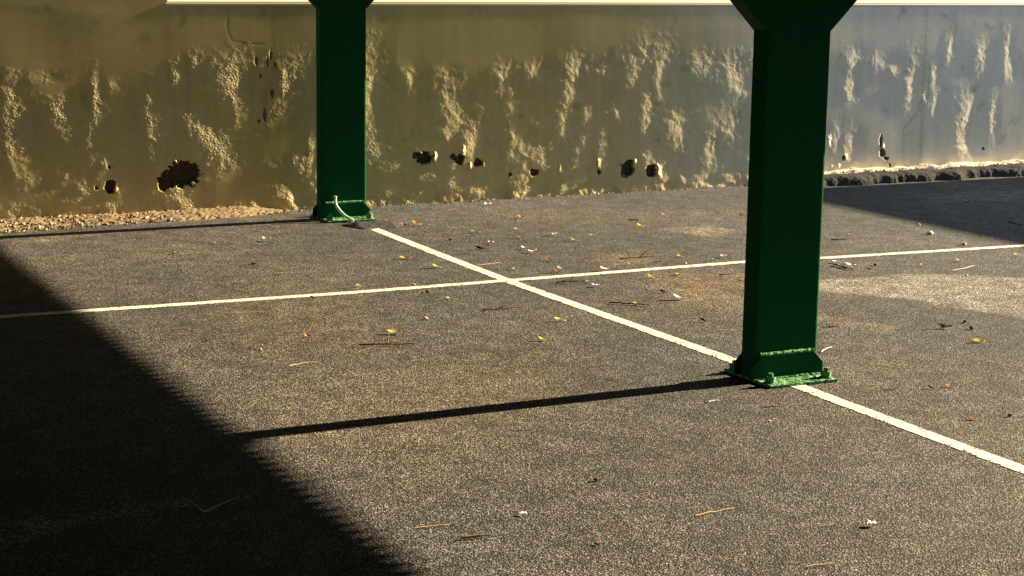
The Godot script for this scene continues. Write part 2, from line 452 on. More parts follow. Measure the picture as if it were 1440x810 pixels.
func green_paint() -> StandardMaterial3D:
	var m := StandardMaterial3D.new()
	var chips := noise(31, 0.13, 2)
	m.albedo_texture = noise_map(chips, 1024, ramp([[0.0, lin(0.007, 0.082, 0.027)], [0.5, lin(0.005, 0.062, 0.021)], [0.87, lin(0.006, 0.072, 0.024)], [0.885, lin(0.16, 0.22, 0.14)], [0.96, lin(0.10, 0.10, 0.06)], [0.98, lin(0.10, 0.045, 0.02)], [1.0, lin(0.07, 0.03, 0.015)]]))
	m.uv1_triplanar = true
	m.uv1_scale = Vector3(1.1, 1.1, 1.1)
	m.heightmap_enabled = true
	m.heightmap_texture = noise_map(noise(32, 0.02, 4), 512)
	m.heightmap_scale = 0.25
	m.roughness = 0.46
	m.metallic_specular = 0.08
	return m


# the same paint by the ground, crusted and chipped, its sunlit brightness painted in
func worn_sunlit_paint() -> StandardMaterial3D:
	var m: StandardMaterial3D = green_paint()
	m.albedo_texture = noise_map(noise(35, 0.035, 4), 512, ramp([[0.0, lin(0.02, 0.13, 0.04)], [0.44, lin(0.03, 0.19, 0.06)], [0.50, lin(0.34, 0.50, 0.34)], [0.58, lin(0.30, 0.46, 0.30)], [0.62, lin(0.03, 0.17, 0.05)], [0.78, lin(0.13, 0.06, 0.03)], [1.0, lin(0.06, 0.03, 0.02)]]))
	m.uv1_scale = Vector3(2.3, 2.3, 2.3)
	m.heightmap_scale = 1.0
	m.roughness = 0.5
	return m


# ---------------------------------------------------------------- ground

func within(p: Vector2, poly: PackedVector2Array, soft: float) -> float:
	# 1 inside, falling to 0 over «soft» metres outside
	if Geometry2D.is_point_in_polygon(p, poly):
		return 1.0
	var best := 9.0
	for i in poly.size():
		best = minf(best, Geometry2D.get_closest_point_to_segment(p, poly[i], poly[(i + 1) % poly.size()]).distance_to(p))
	return clampf(1.0 - best / soft, 0.0, 1.0)


func steps_of(lo: float, hi: float, fine: float, far: float) -> PackedFloat32Array:
	var r := PackedFloat32Array()
	var d := fine
	var x := lo
	var before := []
	while x > -far:
		d *= 1.6
		x -= d
		before.push_front(x)
	r.append_array(PackedFloat32Array(before))
	x = lo
	while x < hi:
		r.append(x)
		x += fine
	d = fine
	while x < far:
		r.append(x)
		d *= 1.6
		x += d
	r.append(x)
	return r


func ground(asphalt: StandardMaterial3D) -> void:
	# stains and worn patches: outline, softness, tint
	var stains := [
		[[Vector2(5.44, -7.50), Vector2(6.01, -7.47), Vector2(7.2, -6.9), Vector2(7.0, -6.2), Vector2(5.8, -6.36), Vector2(5.62, -6.85), Vector2(5.46, -7.15), Vector2(5.3, -7.3)], 0.05, Color(3.3, 3.1, 2.65)],
		[[Vector2(4.92, -6.86), Vector2(5.0, -6.66), Vector2(5.08, -6.40), Vector2(5.03, -6.36), Vector2(4.93, -6.60), Vector2(4.84, -6.80)], 0.05, Color(2.2, 1.95, 1.5)],
		[[Vector2(4.80, -7.92), Vector2(5.23, -7.82), Vector2(5.05, -7.45), Vector2(4.78, -7.68)], 0.14, Color(1.6, 1.3, 0.9)],
		[[Vector2(4.60, -7.75), Vector2(4.72, -7.56), Vector2(4.95, -7.28), Vector2(4.70, -7.0), Vector2(4.55, -7.3)], 0.12, Color(1.9, 1.65, 1.3)],
		[[Vector2(5.68, -9.37), Vector2(5.95, -9.4), Vector2(6.03, -9.15), Vector2(5.74, -9.06)], 0.08, Color(2.5, 2.25, 1.8)],
		[[Vector2(4.72, -8.52), Vector2(4.94, -8.59), Vector2(4.95, -8.46), Vector2(4.76, -8.36)], 0.16, Color(1.8, 1.5, 1.1)],
		[[Vector2(1.99, -10.28), Vector2(2.13, -10.4), Vector2(2.42, -10.3), Vector2(2.08, -10.21)], 0.06, Color(2.0, 1.75, 1.3)],
		[[Vector2(2.65, -7.91), Vector2(2.99, -7.87), Vector2(2.57, -6.78), Vector2(2.36, -6.87)], 0.30, Color(1.30, 1.16, 0.98)],
		[[Vector2(0.7, -5.0), Vector2(1.09, -5.07), Vector2(1.41, -5.07), Vector2(1.42, -5.03), Vector2(1.11, -4.97), Vector2(0.7, -4.8)], 0.05, Color(2.6, 2.5, 2.4)],
		[[Vector2(8.2, -10.15), Vector2(9.4, -10.1), Vector2(9.2, -9.65), Vector2(8.1, -9.85)], 0.10, Color(1.7, 1.6, 1.5)],
		[[Vector2(5.05, -10.2), Vector2(6.6, -9.9), Vector2(6.6, -9.7), Vector2(5.1, -10.0)], 0.25, Color(1.25, 1.12, 0.95)],
		[[Vector2(2.3, -6.4), Vector2(3.2, -6.5), Vector2(3.1, -5.8), Vector2(2.1, -5.7)], 0.45, Color(1.22, 1.13, 0.98)],  # broad warmer tint with a soft edge
	]
	var xs := steps_of(0.7, 9.3, 0.03, 260.0)
	var zs := steps_of(-11.5, -3.1, 0.03, 260.0)
	var nx := xs.size()
	var nz := zs.size()
	var dust := noise(41, 0.55, 4)
	var fine := noise(42, 3.2, 3)
	var warp := noise(43, 1.9, 3)
	var pos := PackedVector3Array()
	var col := PackedColorArray()
	var uv := PackedVector2Array()
	for s in stains:
		s[0] = PackedVector2Array(s[0])
		var box := Rect2(s[0][0], Vector2.ZERO)
		for p in s[0]:
			box = box.expand(p)
		s.append(box.grow(s[1] + 0.15))
	for z in zs:
		for x in xs:
			var p := Vector2(x, z)
			pos.append(Vector3(x, 0, z))
			uv.append(p / 4.6)
			var f := 1.0 + 0.26 * dust.get_noise_2d(x, z) + 0.14 * fine.get_noise_2d(x, z)
			# warm tint in broad spots, weaker towards the right
			var warm := clampf(0.45 + 0.9 * dust.get_noise_2d(x + 31.0, z) - 0.10 * (x - 3.0), 0.0, 1.0)
			var c := Color(f * (1.0 + 0.34 * warm), f * (1.0 + 0.23 * warm), f * (1.0 + 0.04 * warm))
			var q := p + Vector2(warp.get_noise_2d(x, z), warp.get_noise_2d(x + 17.0, z)) * 0.09
			for s in stains:
				if s[3].has_point(q):
					var t := within(q, s[0], s[1])
					if t > 0.0:
						t *= clampf(0.8 + 0.5 * fine.get_noise_2d(x * 3.0, z * 3.0), 0.2, 1.0)
						c = c.lerp(Color(c.r * s[2].r, c.g * s[2].g, c.b * s[2].b), t)
			col.append(Color(c.r * GROUND_TONE, c.g * GROUND_TONE, c.b * GROUND_TONE))
	setting(put("ground", sheet(nx, nz, pos, col, uv), asphalt))


# a painted line as a worn sheet: cells of paint, some of them missing
func painted_line(path: Array, width: float, called: String, paint: Material) -> void:
	var cells := 12
	var wear := noise(51, 9.0, 3)
	var grit := noise(52, 95.0, 2)
	var edge := noise(53, 22.0, 2)
	var pos := PackedVector3Array()
	var keep := PackedByteArray()
	var rows := 0
	for i in path.size() - 1:
		var a: Vector2 = path[i]
		var b: Vector2 = path[i + 1]
		var n := int(a.distance_to(b) / 0.0075)
		for k in n + (1 if i == path.size() - 2 else 0):
			var p := a.lerp(b, float(k) / n)
			var side := (b - a).normalized().orthogonal()
			for c in cells:
				var t := c / (cells - 1.0) - 0.5
				var q := p + side * t * width * (1.0 + 0.07 * edge.get_noise_2dv(p + side * signf(t)))
				var g := grit.get_noise_2dv(q)
				pos.append(Vector3(q.x, 0.0020 + 0.0008 * g, q.y))
				var worn := wear.get_noise_2dv(q)
				var rim := absf(t) * 2.0
				keep.append(0 if g + worn * 0.7 > 0.62 - 0.46 * smoothstep(0.70, 1.0, rim) else 1)
			rows += 1
	setting(put(called, sheet(cells, rows, pos, PackedColorArray(), PackedVector2Array(), Vector3.UP, keep), paint))


# ---------------------------------------------------------------- wall

func building_wall() -> Node3D:
	var wall := thing("building_wall", "long cream rendered wall with blistered damp plaster and dark holes near its base", "wall", WALL_AT, WALL_TURN)
	const U0 := -2.1
	const U1 := 6.25
	const V1 := 1.30
	const D := 0.0045
	var nu := int((U1 - U0) / D) + 1
	var nv := int(V1 / D) + 1
	var rough := PackedFloat32Array()
	rough.resize(nu * nv)
	var slope := PackedFloat32Array()
	slope.resize(nu * nv)
	var more := []
	for k in 90:
		var v := 0.06 + 0.92 * pow(rng.randf(), 1.3)
		var ru := rng.randf_range(0.02, 0.11)
		more.append([rng.randf_range(U0, 3.6), v, ru, ru * rng.randf_range(0.4, 1.6), rng.randf_range(0.35, 0.8)])
	for k in 46:
		more.append([rng.randf_range(U0, 3.5), rng.randf_range(0.015, 0.085), rng.randf_range(0.03, 0.10), rng.randf_range(0.02, 0.045), rng.randf_range(0.8, 1.3)])
	for kind in 2:
		for p in [rough_plaster + more, soft_plaster][kind]:
			var i0 := maxi(0, int((p[0] - 2.2 * p[2] - U0) / D))
			var i1 := mini(nu - 1, int((p[0] + 2.2 * p[2] - U0) / D))
			var j0 := maxi(0, int((p[1] - 2.2 * p[3]) / D))
			var j1 := mini(nv - 1, int((p[1] + 2.2 * p[3]) / D))
			for j in range(j0, j1 + 1):
				for i in range(i0, i1 + 1):
					var a: float = (U0 + i * D - p[0]) / p[2]
					var b: float = (j * D - p[1]) / p[3]
					var g: float = exp(-(a * a + b * b) * 0.8) * p[4]
					var wide: float = exp(-(a * a + b * b) * 0.5) * p[4]
					var k := j * nu + i
					if kind == 0:
						rough[k] = maxf(rough[k], wide)
					else:
						rough[k] = maxf(rough[k], wide * 0.6)
					# the patch leans towards the right end of the wall
					slope[k] += -a * g * (0.0074 if kind == 0 else 0.0085) * minf(p[2] / 0.1, 1.5)
	# holes: u, v, radius along, radius up, depth
	var holes := [
		[-0.895, 0.262, 0.105, 0.078, 0.040], [-0.985, 0.232, 0.062, 0.052, 0.035], [-1.028, 0.198, 0.030, 0.040, 0.030], [-0.84, 0.285, 0.045, 0.05, 0.035],
		[-1.354, 0.206, 0.034, 0.044, 0.028], [-1.44, 0.202, 0.010, 0.012, 0.015], [-1.36, 0.325, 0.010, 0.010, 0.012],
		[0.758, 0.300, 0.058, 0.042, 0.040], [0.695, 0.318, 0.028, 0.022, 0.02], [1.018, 0.281, 0.032, 0.038, 0.03], [0.968, 0.302, 0.022, 0.022, 0.02], [1.155, 0.253, 0.034, 0.026, 0.03],
		[1.587, 0.171, 0.036, 0.022, 0.02], [1.40, 0.165, 0.014, 0.014, 0.012], [2.102, 0.152, 0.016, 0.02, 0.014], [2.334, 0.159, 0.052, 0.052, 0.04], [2.35, 0.205, 0.035, 0.025, 0.03], [2.53, 0.141, 0.044, 0.050, 0.04],
		[4.590, 0.285, 0.014, 0.055, 0.012], [4.608, 0.195, 0.030, 0.032, 0.018], [4.645, 0.152, 0.030, 0.014, 0.012], [4.690, 0.090, 0.012, 0.022, 0.012], [4.24, 0.167, 0.016, 0.02, 0.014], [5.62, 0.19, 0.014, 0.014, 0.01],
		[-0.41, 0.952, 0.010, 0.026, 0.003], [-0.312, 0.99, 0.008, 0.030, 0.005], [-0.285, 0.925, 0.010, 0.020, 0.005], [-0.335, 0.945, 0.006, 0.030, 0.004], [-0.383, 0.862, 0.010, 0.014, 0.004], [-0.308, 0.752, 0.014, 0.030, 0.005], [-0.357, 0.612, 0.011, 0.040, 0.004], [-0.40, 0.575, 0.014, 0.012, 0.005],
	]
	# bright flakes of plaster that stand out beside the holes: u, v, along, up, height
	var flakes := [[0.838, 0.300, 0.018, 0.045, 0.022], [2.60, 0.135, 0.020, 0.055, 0.016], [2.40, 0.215, 0.016, 0.022, 0.016], [1.045, 0.34, 0.014, 0.04, 0.012], [1.21, 0.24, 0.02, 0.03, 0.01], [-1.315, 0.20, 0.012, 0.03, 0.010], [-0.93, 0.347, 0.02, 0.014, 0.010], [4.612, 0.245, 0.012, 0.03, 0.012], [4.10, 0.30, 0.02, 0.06, 0.010], [4.26, 0.18, 0.016, 0.03, 0.010], [2.10, 0.215, 0.016, 0.045, 0.010], [1.10, 0.235, 0.014, 0.03, 0.01], [4.14, 0.11, 0.02, 0.02, 0.01], [4.2, 0.115, 0.012, 0.025, 0.01], [1.80, 0.19, 0.02, 0.04, 0.008]]
	# cracks and rust runs: points, half width, tint
	var runs := [
		[[Vector2(-0.601, 1.29), Vector2(-0.594, 1.133), Vector2(-0.567, 1.08), Vector2(-0.479, 1.062), Vector2(-0.362, 1.056)], 0.006, Color(0.78, 0.73, 0.68), 0.0004],
		[[Vector2(-0.214, 0.02), Vector2(-0.222, 0.09), Vector2(-0.218, 0.17)], 0.005, Color(0.78, 0.73, 0.68), 0.0004],
		[[Vector2(4.966, 1.30), Vector2(4.978, 0.859), Vector2(4.970, 0.6), Vector2(4.983, 0.479), Vector2(4.983, 0.15)], 0.014, Color(0.86, 0.70, 0.50), 0.0],
		[[Vector2(5.03, 0.85), Vector2(5.02, 0.55), Vector2(4.93, 0.50), Vector2(4.80, 0.36), Vector2(4.82, 0.12)], 0.012, Color(0.78, 0.70, 0.55), 0.0],
		[[Vector2(-0.30, 1.25), Vector2(-0.29, 0.9), Vector2(-0.36, 0.7), Vector2(-0.34, 0.45)], 0.014, Color(0.80, 0.75, 0.70), 0.0],
		[[Vector2(-0.97, 1.27), Vector2(-0.98, 1.0), Vector2(-0.96, 0.75)], 0.020, Color(0.88, 0.80, 0.74), 0.0],
		[[Vector2(4.60, 0.30), Vector2(4.62, 0.18), Vector2(4.69, 0.09), Vector2(4.70, 0.03)], 0.005, Color(0.45, 0.4, 0.35), 0.003],
		[[Vector2(5.22, 1.22), Vector2(5.24, 1.14)], 0.05, Color(0.88, 0.80, 0.70), 0.0],
	]
	var bulge := noise(61, 0.9, 2)
	var clump := noise(62, 14.0, 2)
	var lump := noise(63, 58.0, 2)
	var grain := noise(64, 104.0, 1)
	var jag := noise(65, 26.0, 3)
	var mottle := noise(66, 1.3, 4)
	var streak := noise(67, 1.0, 3)
	var us := PackedFloat32Array([-60.0, -20.0, -8.0, -4.0, -2.5])
	var base := us.size()
	for i in nu:
		us.append(U0 + i * D)
	us.append_array(PackedFloat32Array([6.8, 8.0, 12.0, 20.0, 60.0]))
	var vs := PackedFloat32Array()
	for j in nv:
		vs.append(j * D)
	vs.append_array(PackedFloat32Array([1.32, 1.36, 1.45, 1.8, 2.4, 3.1]))
	# above the ledge the wall stands further back
	var keep := PackedByteArray()
	var hole_at := PackedFloat32Array()
	hole_at.resize(nu * nv)
	var deep := PackedFloat32Array()
	deep.resize(nu * nv)
	for h in holes:
		var i0 := maxi(0, int((h[0] - 2.0 * h[2] - U0) / D))
		var i1 := mini(nu - 1, int((h[0] + 2.0 * h[2] - U0) / D))
		var j0 := maxi(0, int((h[1] - 2.0 * h[3]) / D))
		var j1 := mini(nv - 1, int((h[1] + 2.0 * h[3]) / D))
		for j in range(j0, j1 + 1):
			for i in range(i0, i1 + 1):
				var u := U0 + i * D
				var v := j * D
				var r: float = Vector2((u - h[0]) / h[2], (v - h[1]) / h[3]).length() + 0.40 * jag.get_noise_2d(u, v) + 0.08 * lump.get_noise_2d(u, v)
				var k := j * nu + i
				if r < 1.0:
					hole_at[k] = maxf(hole_at[k], h[4])
				else:
					deep[k] = maxf(deep[k], exp(-(r - 1.0) * 6.0) * 0.18)
	for f in flakes:
		var i0 := maxi(0, int((f[0] - 2.0 * f[2] - U0) / D))
		var i1 := mini(nu - 1, int((f[0] + 2.0 * f[2] - U0) / D))
		var j0 := maxi(0, int((f[1] - 2.0 * f[3]) / D))
		var j1 := mini(nv - 1, int((f[1] + 2.0 * f[3]) / D))
		for j in range(j0, j1 + 1):
			for i in range(i0, i1 + 1):
				var a: float = (U0 + i * D - f[0]) / f[2] + 0.5 * jag.get_noise_2d(i * D, j * D)
				var b: float = (j * D - f[1]) / f[3] + 0.4 * jag.get_noise_2d(i * D + 9.0, j * D)
				if absf(b) < 1.0 and absf(a) < 1.0:
					slope[j * nu + i] += f[4] * (0.5 - 0.5 * a) * (1.0 - b * b)
	var tint := PackedColorArray()
	tint.resize(nu * nv)
	tint.fill(Color.WHITE)
	for run in runs:
		var pts: Array = run[0]
		for s in pts.size() - 1:
			var box := Rect2(pts[s], Vector2.ZERO).expand(pts[s + 1]).grow(run[1] * 3.0)
			for j in range(maxi(0, int(box.position.y / D)), mini(nv - 1, int(box.end.y / D)) + 1):
				for i in range(maxi(0, int((box.position.x - U0) / D)), mini(nu - 1, int((box.end.x - U0) / D)) + 1):
					var q := Vector2(U0 + i * D, j * D)
					var w := q + Vector2(jag.get_noise_2dv(q), 0) * minf(run[1] * 2.0, 0.02)
					var dist := Geometry2D.get_closest_point_to_segment(w, pts[s], pts[s + 1]).distance_to(w)
					var t := clampf(1.5 - dist / run[1], 0.0, 1.0) * (0.65 + 0.5 * jag.get_noise_2d(q.x * 2.0, q.y * 0.6))
					if t > 0.0:
						var k := j * nu + i
						var c: Color = Color.WHITE.lerp(run[2], clampf(t, 0.0, 1.0))
						if c.g < tint[k].g:
							tint[k] = c
						slope[k] -= run[3] * clampf(t, 0.0, 1.0)
	var nx := us.size()
	var ny := vs.size()
	var pos := PackedVector3Array()
	pos.resize(nx * ny)
	var col := PackedColorArray()
	col.resize(nx * ny)
	var cream := Color(0.53, 0.44, 0.18)   # bounce light at left, sky light at right, mixed into the paint colour
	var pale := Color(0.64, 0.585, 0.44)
	for j in ny:
		var v := vs[j]
		for ii in nx:
			var u := us[ii]
			var i := ii - base
			var d := 0.0
			var near := i >= 0 and i < nu and j < nv
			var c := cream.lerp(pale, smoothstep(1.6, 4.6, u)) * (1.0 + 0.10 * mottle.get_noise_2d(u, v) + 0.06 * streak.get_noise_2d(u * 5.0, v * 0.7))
			if near:
				var k := j * nu + i
				var edge := clampf(minf(minf(i, nu - 1 - i) / 40.0, (nv - 1 - j) / 12.0), 0.0, 1.0)
				var m := rough[k]
				var cl := clump.get_noise_2d(u, v)
				# the coat near the ground is rougher all along
				m = maxf(m, 0.75 * smoothstep(0.10, 0.0, v) * clampf(0.6 + cl, 0.0, 1.0))
				m = maxf(m, deep[k])
				m = smoothstep(0.06, 1.10, m + 0.32 * cl * (1.0 if m > 0.05 else 0.0))
				var r := lump.get_noise_2d(u, v)
				var g := grain.get_noise_2d(u, v)
				d = 0.0016 * bulge.get_noise_2d(u, v * 1.3) + slope[k]
				d += m * (0.0016 + (0.0011 * r + 0.0021 * g) * lerpf(0.85, 0.42, smoothstep(-0.4, 1.4, u)) + 0.0010 * cl)
				if v < 0.05:
					d += (0.05 - v) * 0.14 * clampf(0.5 + 1.5 * mottle.get_noise_2d(u * 2.5 + 9.0, 3.0) + 0.5 * cl, 0.0, 1.2)
				if hole_at[k] > 0.0:
					d -= hole_at[k] * (0.85 + 0.3 * r)
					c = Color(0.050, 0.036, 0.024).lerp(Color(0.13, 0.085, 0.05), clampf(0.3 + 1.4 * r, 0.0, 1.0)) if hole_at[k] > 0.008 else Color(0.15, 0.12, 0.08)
				else:
					c *= tint[k]
					# rough plaster is tinted paler; damp leaves ochre at the foot
					c = c.lerp(Color(0.60, 0.53, 0.32), 0.4 * m)
					var och := smoothstep(0.16, 0.0, v) * clampf(0.55 + 1.1 * mottle.get_noise_2d(u * 2.0 + 40.0, v * 3.0), 0.0, 1.0)
					c = c.lerp(Color(0.42, 0.29, 0.13), 0.55 * och)
					var dirt := smoothstep(0.35, 0.75, mottle.get_noise_2d(u * 3.0, v * 3.0 + 70.0) + 0.25 * r)
					c = c.lerp(Color(0.22, 0.18, 0.12), 0.5 * dirt)
				c *= 1.0 + 0.05 * g + 0.05 * cl + 0.07 * streak.get_noise_2d(u * 11.0, v * 0.6 + 20.0)
				d *= edge
			c.a = 1.0
			keep.append(1 if v < 1.2985 or u < -0.978 else 0)
			pos[j * nx + ii] = Vector3(u, v - (0.08 if j == 0 else 0.0), d)
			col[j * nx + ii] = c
	var coat := StandardMaterial3D.new()
	coat.vertex_color_use_as_albedo = true
	coat.roughness = 0.62
	coat.metallic_specular = 0.4
	var coat_plain := ink(lin(0.50, 0.44, 0.26), 0.7)
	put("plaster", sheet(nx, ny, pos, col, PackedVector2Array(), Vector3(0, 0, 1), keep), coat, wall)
	var st := start()
	block(st, Vector3(0, 0.61, -0.20), Vector3(120, 1.30, 0.28), 0.004)
	block(st, Vector3(-30.488, 2.19, -0.135), Vector3(59.0, 1.80, 0.26), 0.004)
	put("wall_core", st.commit(), coat_plain, wall)
	st = start()
	block(st, Vector3(29.5, 2.2, -0.32), Vector3(61.2, 1.80, 0.28), 0.004)
	put("upper_wall", st.commit(), coat_plain, wall)
	# the ledge: a thin lip, then a face that slopes back to the upper wall
	st = start()
	var s0 := -0.985
	var s1 := 14.0
	var prof := [Vector2(-0.10, 1.290), Vector2(0.001, 1.2955), Vector2(0.0025, 1.298), Vector2(0.0025, 1.3085), Vector2(0.0, 1.315), Vector2(-0.10, 1.40), Vector2(-0.185, 1.43)]
	var mid := Vector2(-0.08, 1.33)
	for i in prof.size():
		var a: Vector2 = prof[i]
		var b: Vector2 = prof[(i + 1) % prof.size()]
		var away := (a + b) / 2.0 - mid
		face(st, [Vector3(s0, a.y, a.x), Vector3(s1, a.y, a.x), Vector3(s1, b.y, b.x), Vector3(s0, b.y, b.x)], Vector3(0, away.y, away.x))
	put("ledge", st.commit(), ink(lin(0.56, 0.49, 0.35), 0.55), wall)
	return wall


func rubble(spots: Array, called: String) -> void:
	# crumbs of plaster heaped along the foot of the wall
	var st := start()
	var shapes := []
	for k in 3:
		shapes.append(stone_mesh(70 + k, 1.0, 0.62))
	for k in 3:
		var mm := MultiMesh.new()
		mm.transform_format = MultiMesh.TRANSFORM_3D
		mm.use_colors = true
		mm.mesh = shapes[k]
		var mine := []
		for s in spots:
			if mine.size() < 100000 and s[2] % 3 == k:
				mine.append(s)
		mm.instance_count = mine.size()
		for i in mine.size():
			var s: Array = mine[i]
			var b := Basis.from_euler(Vector3(rng.randf() * TAU, rng.randf() * TAU, rng.randf() * TAU)).scaled(Vector3.ONE * float(s[1]))
			mm.set_instance_transform(i, Transform3D(b, s[0]))
			var f := rng.randf_range(0.4, 1.4)
			mm.set_instance_color(i, Color(0.44 * f, 0.35 * f, 0.21 * f).lerp(Color(0.07, 0.055, 0.04), 0.8 if rng.randf() < 0.32 else 0.0))
		var o := MultiMeshInstance3D.new()
		o.name = numbered(called)
		o.multimesh = mm
		var m := StandardMaterial3D.new()
		m.vertex_color_use_as_albedo = true
		m.roughness = 0.9
		o.material_override = m
		add_child(o, true)
		tag(o, ["pale plaster crumbs heaped along the foot of the cream wall", "finer plaster crumbs scattered among the heap along the wall", "broken plaster grit along the base of the cream wall"][k], "rubble")
		o.set_meta("kind", "stuff")
	st.clear()


func stone_mesh(seed_: int, size: float, flat := 0.7) -> ArrayMesh:
	var r := RandomNumberGenerator.new()
	r.seed = seed_
	var pts := []
	var rings := [[-1.0, 1], [-0.55, 5], [0.15, 6], [0.7, 5], [1.0, 1]]
	for g in rings:
		var row := []
		for k in g[1]:
			var t: float = TAU * (k + r.randf() * 0.6) / g[1]
			var rad: float = sqrt(maxf(0.0, 1.0 - g[0] * g[0])) * r.randf_range(0.75, 1.2)
			row.append(Vector3(cos(t) * rad, g[0] * flat, sin(t) * rad * 0.85) * size * 0.5)
		pts.append(row)
	var st := start()
	for i in rings.size() - 1:
		var a: Array = pts[i]
		var b: Array = pts[i + 1]
		var n := maxi(a.size(), b.size()) * 2
		for k in n:
			var a0: Vector3 = a[int(k * a.size() / float(n)) % a.size()]
			var a1: Vector3 = a[int((k + 1) * a.size() / float(n)) % a.size()]
			var b0: Vector3 = b[int(k * b.size() / float(n)) % b.size()]
			var b1: Vector3 = b[int((k + 1) * b.size() / float(n)) % b.size()]
			if a0 != a1:
				face(st, [a0, a1, b0], a0 + a1 + b0)
			if b0 != b1:
				face(st, [a1, b0, b1], a1 + b0 + b1)
	return st.commit()


# a ragged strip of crust: points along, each with depth and height
func crust(from: Vector2, to: Vector2, depth: float, high: float, seed_: int, tail: bool) -> ArrayMesh:
	var n := int(from.distance_to(to) / 0.012)
	var rows := 26
	var side := (to - from).normalized().orthogonal()
	if side.y < 0.0:
		side = -side
	var a := noise(seed_, 3.0, 3)
	var b := noise(seed_ + 1, 34.0, 3)
	var pos := PackedVector3Array()
	for j in rows:
		for i in n + 1:
			var t := float(i) / n
			var p := from.lerp(to, t)
			var w := depth * (1.0 + 0.22 * a.get_noise_2dv(p) + 0.05 * b.get_noise_2dv(p + side * j * 0.03))
			var e := minf(1.0, minf(t, 1.0 - t) * n / minf(30.0, n * 0.25))
			var s := j / (rows - 1.0)
			var q := p + side * w * s * e
			var prof := (1.0 - pow(s, 1.3)) if tail else (1.0 if s < 0.72 else sqrt(maxf(0.0, 1.0 - pow((s - 0.72) / 0.28, 2.0))))
			var y := high * e * prof * (1.0 + 0.25 * a.get_noise_2d(q.x + 5.0, q.y)) + (0.30 if tail else 0.07) * high * b.get_noise_2d(q.x * 1.6, q.y * 1.6) * (1.0 if j < rows - 1 else 0.0)
			pos.append(Vector3(q.x, maxf(y, -0.004) if j < rows - 1 else -0.006, q.y))
	return sheet(n + 1, rows, pos, PackedColorArray(), PackedVector2Array(), Vector3.UP)


# ---------------------------------------------------------------- carport

func bolt(parent: Node3D, at: Vector3, paint: Material) -> void:
	var st := start()
	tube(st, [at + Vector3(0, -0.002, 0), at + Vector3(0, 0.003, 0)], [0.026, 0.025], 16)
	var washer := st.commit()
	var b := Node3D.new()
	b.name = "anchor_bolt"
	parent.add_child(b, true)
	put("washer", washer, paint, b)
	st = start()
	tube(st, [at + Vector3(0, 0.003, 0), at + Vector3(0, 0.0045, 0), at + Vector3(0, 0.022, 0), at + Vector3(0, 0.0240, 0)], [0.0185, 0.020, 0.020, 0.0180], 6)
	put("nut", st.commit(), paint, b)
	st = start()
	tube(st, [at + Vector3(0, 0.018, 0), at + Vector3(0, 0.037, 0), at + Vector3(0, 0.039, 0)], [0.0105, 0.0105, 0.0085], 10)
	put("stud", st.commit(), paint, b)


func post(x: float, z: float, knee: float, label: String, paint: Material, worn: Material, roof_y: float) -> Node3D:
	# a rectangular tube with rounded corners that widens into two arms
	var o := thing("steel_post", label, "post", Vector3(x, 0, z), 0.0, "green steel posts of the carport")
	const W := 0.297
	const F := 0.100
	const R := 0.016
	var y0 := 0.012
	var ring := []
	for c in [[1, 1, 0], [-1, 1, 1], [-1, -1, 2], [1, -1, 3]]:
		for k in 6:
			var t: float = PI / 2.0 * (c[2] + k / 5.0)
			ring.append([Vector2(c[0] * (W / 2.0 - R), c[1] * (F / 2.0 - R)) + Vector2(cos(t), sin(t)) * R, Vector2(cos(t), sin(t))])
	var st := start()
	var ys := [y0, y0 + 0.4, knee, roof_y - 0.20]
	for j in 3:
		for i in ring.size():
			var p: Array = ring[i]
			var q: Array = ring[(i + 1) % ring.size()]
			for v in [[p, ys[j]], [q, ys[j]], [q, ys[j + 1]], [p, ys[j]], [q, ys[j + 1]], [p, ys[j + 1]]]:
				st.set_normal(Vector3(v[0][1].x, 0, v[0][1].y))
				st.add_vertex(Vector3(v[0][0].x, v[1], v[0][0].y))
	put("column", st.commit(), paint, o)
	# the arms widen at 45 degrees up to the rafter
	var reach := roof_y - 0.20 - knee
	for side in [-1.0, 1.0]:
		st = start()
		plate(st, [Vector2(side * (W / 2 - 0.014), knee - 0.014), Vector2(side * (W / 2 + reach), knee + reach), Vector2(side * (W / 2 - 0.014), knee + reach)], -F / 2.0 + 0.0008, F / 2.0 - 0.0008, 0.005)
		put("arm_bracket", st.commit(), paint, o)
	# the foot
	st = start()
	block(st, Vector3(0.008, 0.006, 0.002), Vector3(0.312, 0.012, 0.330), 0.002)
	put("base_plate", st.commit(), worn, o)
	for s in [-1.0, 1.0]:
		st = start()
		var z0: float = F / 2.0 - 0.001 if s > 0.0 else -F / 2.0 - 0.013
		plate(st, [Vector2(-W / 2 - 0.020, y0), Vector2(W / 2 + 0.020, y0), Vector2(W / 2 + 0.020, y0 + 0.048), Vector2(W / 2 - 0.024, y0 + 0.094), Vector2(-W / 2 + 0.024, y0 + 0.094), Vector2(-W / 2 - 0.020, y0 + 0.048)], z0, z0 + 0.014, 0.002)
		var plate_ := put("stiffener_plate", st.commit(), paint, o)
		# weld beads along its top and its foot
		for bead in [[y0 + 0.0955, z0 + 0.006, W / 2 - 0.022, 0.0085, 0.0035], [y0 + 0.001, z0 + 0.007 + s * 0.009, W / 2 + 0.016, 0.005, 0.004]]:
			st = start()
			var pts := []
			var radii := []
			for k in 64:
				pts.append(Vector3(lerpf(-bead[2], bead[2], k / 63.0), bead[0] + rng.randf_range(-0.0008, 0.0008), bead[1]))
				radii.append(bead[3] + bead[4] * (rng.randf() - 0.4))
			tube(st, pts, radii, 8)
			put("weld", st.commit(), worn, plate_)
	for sx in [-1.0, 1.0]:
		for sz in [-1.0, 1.0]:
			bolt(o, Vector3(sx * 0.130 + 0.008, y0, sz * 0.126), worn)
	return o


